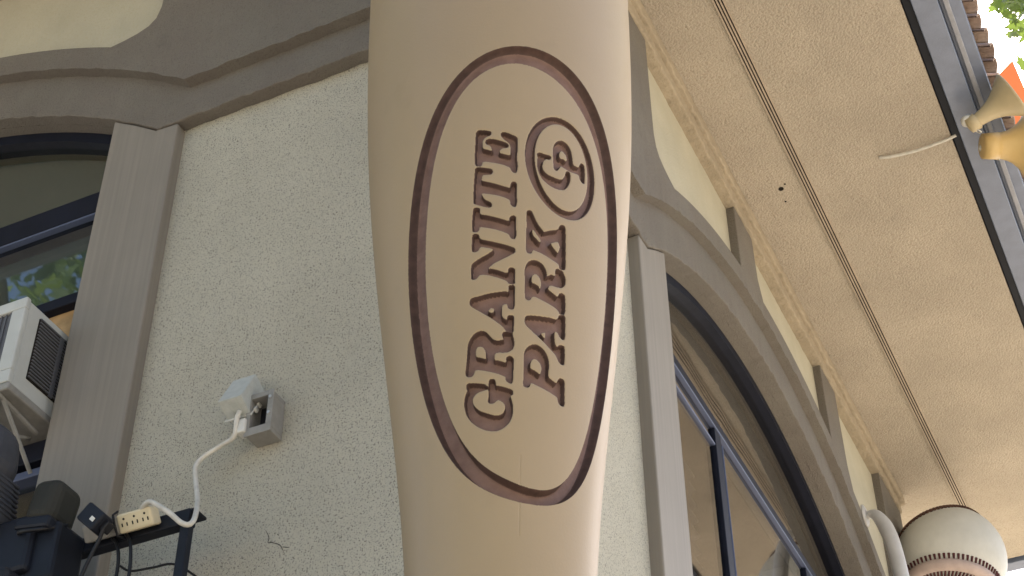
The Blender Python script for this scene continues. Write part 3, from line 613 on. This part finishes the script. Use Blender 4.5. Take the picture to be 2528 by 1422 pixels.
b = MB(); fbox(b, PL, .25, 4.4, .45, 2.1, .75, .80); b.build('deck', M['black'], sg, bevel=.01)
for (t, d) in ((.35, .55), (4.3, .55), (.35, 2.0), (4.3, 2.0)):
    b = MB(); fbox(b, PL, t-.04, t+.04, d-.04, d+.04, 0, .749); b.build('leg', M['black'], sg)
# olive housing
h1 = root('equipment_housing', PL(1.04, .2, 3.66), 'dark olive rounded equipment housing beside the power adapter', 'equipment')
c = PL(1.00, .235, 3.705); hu = (UP*.985-tL*.17).normalized(); ht = (tL*.985+UP*.17).normalized()
b = MB(); obox(b, c, (ht, nL, hu), (.042, .05, .058)); b.build('shell', M['olive'], h1, bevel=.028, seg=4)
b = MB(); obox(b, c-hu*.062, (ht, nL, hu), (.050, .052, .016)); b.build('base_band', M['navy'], h1, bevel=.008)
b = MB(); tube(b, spline([c-hu*.05-ht*.06, c-hu*.085-ht*.03+nL*.05, c-hu*.09+ht*.02+nL*.055, c-hu*.07+ht*.06], 6), .005, 8); b.build('strap', M['black'], h1, True)
# slate head at the frame's edge
h2 = root('equipment_unit', PL(1.3, .25, 3.6), 'large slate grey rounded equipment head at the left edge of the photo', 'equipment')
c = PL(1.18, .30, 3.86); ax = (UP*.98+tL*.12).normalized(); at = (tL*.98-UP*.12).normalized()
b = MB(); obox(b, c+at*.03, (at, nL, ax), (.10, .07, .085)); b.build('shell', M['slate'], h2, bevel=.06, seg=6)
b = MB(); obox(b, c-ax*.13+at*.045, (at, nL, ax), (.10, .06, .075)); b.build('lower_body', M['slate'], h2, bevel=.02, seg=3)
for k in range(8):
    b = MB(); obox(b, c-ax*(.075+k*.014)+at*.045, (at, nL, ax), (.103, .063, .0035)); b.build('cooling_fin', M['slate'], h2, bevel=.002)
b = MB(); obox(b, c-ax*.055-at*.045+nL*.052, (at, nL, ax), (.022, .012, .0075)); b.build('handle_slot', M['black'], h2, bevel=.006, seg=3)
b = MB(); obox(b, PL(1.17, .22, 3.60), (tL, nL, UP), (.16, .06, .075)); b.build('yoke_base', M['navy'], h2, bevel=.012)
b = MB(); obox(b, PL(1.0, .21, 3.575), (tL, nL, UP), (.05, .05, .075)); b.build('clamp_block', M['navy'], h2, bevel=.01)

# ------------------------------------------------------------------ horns on the fascia
def horn(t, d, z, ax, mm, label, mount_mm, L=.15, R=.095, square=False):
    r = root('horn_speaker', PR(t, d, z), label, 'loudspeaker', 'horn speakers on the fascia'); p = PR(t, d, z); ax = ax.normalized()
    b = MB(); lathe(b, PR(t, d-.045, z+.012), -UP, [(-.004, .026), (.012, .026), (.022, .012)], 20); b.build('mount', M[mount_mm], r, True)
    b = MB(); tube(b, [PR(t, d-.045, z-.005), PR(t, d-.02, z-.02), p+ax*.01], .006, 8); b.build('bracket', M['white'], r, True)
    prof = [(-.055, .012), (-.05, .030), (-.012, .034), (-.008, .027)] if not square else [(-.062, .03), (-.060, .050), (.0, .054), (.004, .04)]
    b = MB(); lathe(b, p, ax, prof, 28); b.build('driver', M[mm], r, True)
    fl = [(-.01, .026), (.02, .030), (.05, .037), (.08, .050), (.105, .066), (.125, .082), (L-.006, R), (L, R+.004), (L+.004, R+.001), (L, R-.004), (.12, .075), (.08, .046), (.02, .025), (.0, .02)]
    if square: fl = [(-.01, .050), (.015, .053), (.04, .060), (.065, .073), (.09, .093), (.11, .116), (.125, .14), (.13, .145), (.133, .141), (.128, .136), (.11, .11), (.08, .078), (.04, .05), (.0, .04)]
    b = MB(); lathe(b, p, ax, fl, 48, False); b.build('horn_bell', M[mm], r, True)
    b = MB(); tube(b, spline([p-ax*.05, PR(t+.02, d-.01, z-.045), PR(t+.05, d-.02, z-.02), PR(t+.03, d-.05, z+.0)], 6), .0025, 6); b.build('wire', M['white'], r, True)
    return r
horn(2.06, 1.095, 6.23, nR*.86+UP*.30-tR*.12, 'horn', 'beige horn speaker, upper of the two on the fascia', 'white')
horn(2.225, 1.125, 6.22, nR*.80+tR*.40+UP*.05, 'horn2', 'yellow horn speaker, lower of the two on the fascia', 'white', R=.11, square=True)
b = MB(); tube(b, spline([PR(2.185, .676, ZS-.004), PR(2.19, .72, ZS-.014), PR(2.195, .82, ZS-.020), PR(2.196, .93, ZS-.014), PR(2.196, .985, ZS-.005)], 8), .0062, 8)
tag(b.build('cable_stub', M['cord'], None, True), 'pale cable running across the tan soffit to the dark fascia', 'cable')

# ------------------------------------------------------------------ baseball, its post, and the gooseneck pipe
BC = None
def px_ray(x, y): return (_R*((x-1264)/FOC) - _U*((y-711)/FOC) + _f)
rr = px_ray(2348, 1384); BC = CAM + rr*(7.0/rr.y); BR = 134*(BC-CAM).dot(_f)/FOC
ballr = root('giant_baseball', (BC.x, BC.y, 0), 'giant white baseball with stitched seams under the far end of the eave', 'baseball')
toC = (CAM-BC).normalized(); bx = toC.cross(UP).normalized()*-1; by = bx.cross(toC)*-1
b = MB(); v = []; f = []; n, m = 64, 32
for i in range(m+1):
    a = math.pi*i/m
    for k in range(n): g = 2*math.pi*k/n; v.append(BC+Vector((math.sin(a)*math.cos(g), math.sin(a)*math.sin(g), math.cos(a)))*BR)
for i in range(m):
    for k in range(n): f.append((i*n+k, i*n+(k+1) % n, (i+1)*n+(k+1) % n, (i+1)*n+k))
b.add(v, f); b.build('cover', M['ball'], ballr, True)
# seam curves: two arcs across the face, given by directions on the sphere in the ball's own axes
U3 = UP; ex = tR.cross(UP)*1.0; ex = nR; ez = (nL*.0 - tR)   # ez looks towards the camera side
def sph(a, e): return (nR*math.sin(a)*math.cos(e) - tR*math.cos(a)*math.cos(e) + UP*math.sin(e))
def seam_curve(e0, bend, s):
    out = []
    for k in range(73):
        a = -math.pi+2*math.pi*k/72; out.append(sph(a, e0+bend*math.cos(a-s)))
    return out
def seam(cur, welt, smat, step, half, holes):
    b = MB(); tube(b, [BC+p*BR*1.0 for p in cur], half*.55, 8); b.build('seam_welt', M[welt], ballr, True)
    L = len(cur)
    for i in range(0, L*step):
        u = i/step; k = int(u) % (L-1); p = cur[k].lerp(cur[k+1], u-int(u)).normalized(); tn = (cur[k+1]-cur[k]).normalized(); s = p.cross(tn).normalized()
        for sg in (-1, 1):
            b = MB(); q0 = (p+tn*.010+s*sg*half*.15/BR).normalized(); q1 = (p-tn*.012+s*sg*half/BR).normalized()
            tube(b, [BC+q0*BR*1.02, BC+(q0+q1).normalized()*BR*1.016, BC+q1*BR*1.003], [.0045, .0048, .0066], 6)
            b.build('stitch', M[smat], ballr)
low = seam_curve(-.70, .20, -.9); up = seam_curve(.66, .22, 1.1)
seam(low, 'ballpink', 'stitch', 1, .056, True); seam(up, 'seam', 'seam', 1, .018, True)
b = MB(); lathe(b, (BC.x, BC.y, 0), UP, [(0, .16), (.03, .16), (.031, .06), (BC.z-BR+.02, .06)], 32); b.build('post', M['steel'], ballr, True)

gp = root('gooseneck_pipe', PR(3.69, .05, 5.62), 'pale curved gooseneck pipe on the right wall beside the giant baseball', 'pipe')
b = MB(); lathe(b, PR(3.66, D2, 5.64), nR, [(0, .052), (.006, .052), (.012, .042), (.014, .024)], 28); b.build('flange', M['pipe'], gp, True)
b = MB(); lathe(b, PR(3.66, D2+.010, 5.64), nR, [(0, .020), (.02, .019)], 16); b.build('collar', M['steel'], gp, True)
b = MB(); tube(b, spline([PR(3.66, D2+.01, 5.64), PR(3.655, .115, 5.64), PR(3.65, .145, 5.615), PR(3.645, .175, 5.54), PR(3.64, .195, 5.42), PR(3.64, .205, 5.2), PR(3.64, .205, 4.9)], 8), [.011+.0010*i for i in range(24)]+[.034]*25, 16); b.build('neck', M['pipe'], gp, True)
b = MB(); lathe(b, PR(3.64, .205, 4.92), -UP, [(0, .03), (.03, .05), (.10, .16), (.14, .19), (.142, .185), (.10, .15)], 36, False); b.build('shade', M['pipe'], gp, True)

# ------------------------------------------------------------------ orange panel above the eave
og = root('orange_banner', PR(2.9, .9, 6.6), 'orange panel with a metal grommet above the roof edge behind the horns', 'banner')
rr = px_ray(2500, 150); q = CAM+rr*(5.0/rr.y)
nb = (CAM-q).normalized(); nb = (nb+nR*.35).normalized()
def on_panel(x, y): d_ = px_ray(x, y); return CAM+d_*((q-CAM).dot(nb)/d_.dot(nb))
e_a = (on_panel(2440, 212)-q).normalized(); e_b = (on_panel(2560, 290)-q); e_b = (e_b-e_a*e_b.dot(e_a)*.0).normalized()
b = MB(); w = .5
b.add([q, q+e_a*w, q+e_a*w+e_b*w, q+e_b*w, q-nb*.012, q+e_a*w-nb*.012, q+e_a*w+e_b*w-nb*.012, q+e_b*w-nb*.012], [(0, 1, 2, 3), (7, 6, 5, 4), (0, 4, 5, 1), (1, 5, 6, 2), (2, 6, 7, 3), (3, 7, 4, 0)])
b.build('panel', M['orange'], og)
b = MB(); lathe(b, on_panel(2508, 254), nb, [(0, .006), (.004, .007), (.005, .016), (.0, .018)], 20, False); b.build('grommet', M['steel'], og, True)
b = MB(); tube(b, [PR(2.9, .9, 6.5), q+e_a*.25+e_b*.25-nb*.02], .012, 10); b.build('support_rod', M['steel'], og)

# ------------------------------------------------------------------ trees
LEAF = [(0, 0), (.18, .10), (.46, .06), (.36, .24), (.62, .46), (.34, .48), (.26, .60), (.14, .52), (0, 1.0), (-.14, .52), (-.26, .60), (-.34, .48), (-.62, .46), (-.36, .24), (-.46, .06), (-.18, .10)]
def leaves(name, pts, sizes, parent, mm):
    off = np.array(ORG[parent]); v = []; f = []; nl = len(LEAF)
    base = np.array([(a, b, .06*abs(a)) for a, b in LEAF])
    for p, s in zip(pts, sizes):
        d = Vector(rng.normal(0, 1, 3)); d.z -= .7; d.normalize(); a = d.orthogonal().normalized(); a.rotate(Matrix.Rotation(rng.uniform(0, 6.28), 3, d)); n_ = d.cross(a)
        R_ = np.array([a, d, n_]); q = base@R_*s+np.array(p)-off; k = len(v); v += [tuple(x) for x in q]; f.append(tuple(range(k, k+nl)))
    me = bpy.data.meshes.new(name); me.from_pydata(v, [], f); return link(name, me, mm, parent)
def tree(loc, h, crown_c, crown_r, n, size, label, limbs=9):
    r = root('tree', loc, label, 'tree', 'trees around the building'); L0 = Vector(loc); cc = Vector(crown_c)
    b = MB(); top = Vector((cc.x, cc.y, cc.z)); tube(b, spline([L0, L0.lerp(top, .35)+Vector((.12, .08, 0)), L0.lerp(top, .7)+Vector((-.1, .05, 0)), top], 6), [.22*(1-.8*i/18) for i in range(19)], 12); b.build('trunk', M['bark'], r, True)
    tips = []
    for k in range(limbs):
        g = 2*math.pi*k/limbs+random.uniform(-.3, .3); e = random.uniform(-.2, .9)
        tip = cc+Vector((math.cos(g)*crown_r[0]*math.cos(e), math.sin(g)*crown_r[1]*math.cos(e), math.sin(e)*crown_r[2]))*.8
        s = L0.lerp(top, random.uniform(.55, .95)); b = MB(); tube(b, spline([s, s.lerp(tip, .5)+Vector((0, 0, .2)), tip], 5), [.08*(1-.85*i/10) for i in range(11)], 8); b.build('limb', M['bark'], r, True); tips.append((s, tip))
    pts = []; ncl = max(30, n//55)
    for c_ in range(ncl):
        u = rng.normal(0, 1, 3); u /= np.linalg.norm(u); rad = rng.uniform(.35, 1)**.6
        cl = np.array(cc)+u*rad*np.array(crown_r); s = .30*np.mean(crown_r)*rng.uniform(.5, 1)
        pts += list(cl+rng.normal(0, 1, (n//ncl, 3))*s*.55)
    leaves('crown', pts, rng.uniform(.7, 1.2, len(pts))*size, r, M['leaf']); return r
tree((-7.6, 1.0, 0), 9, (-6.9, 1.7, 9.0), (2.3, 2.3, 2.6), 8200, .14, 'leafy tree left of the building, mirrored in the left window')
tree((-5.5, -5.5, 0), 9, (-5.5, -5.5, 7.0), (3.0, 3.0, 3.4), 4600, .18, 'leafy tree added behind the viewer to the left to block sky')  # unseen tree added to screen the walls from open sky
tree((.5, -8.0, 0), 9, (.5, -8.0, 6.8), (3.2, 3.0, 3.4), 4600, .18, 'leafy tree added straight behind the viewer to block sky')  # also added out of view, holds back sky light for contrast
tR_ = tree((5.6, 5.0, 0), 10, (4.6, 5.2, 9.6), (2.0, 2.2, 2.0), 4200, .12, 'leafy tree outside the eave at the top right corner')
# a low bough of that tree that reaches into the frame
pts = []
for k in range(130):
    rr = px_ray(2490+random.gauss(0, 42)+25, -10+random.gauss(0, 34)); hh = random.uniform(5.2, 6.6); p = CAM+rr*(hh/rr.y); pts.append(tuple(p))
leaves('bough_leaves', pts, [random.uniform(.07, .12) for _ in pts], tR_, M['leaf'])
p = Vector(pts[0]); b = MB(); tube(b, spline([Vector((5.0, 5.2, 8.2)), Vector((3.6, 5.6, 8.4)), Vector((2.75, 5.8, 8.55))], 6), [.035-.0022*i for i in range(13)], 8); b.build('bough', M['bark'], tR_, True)
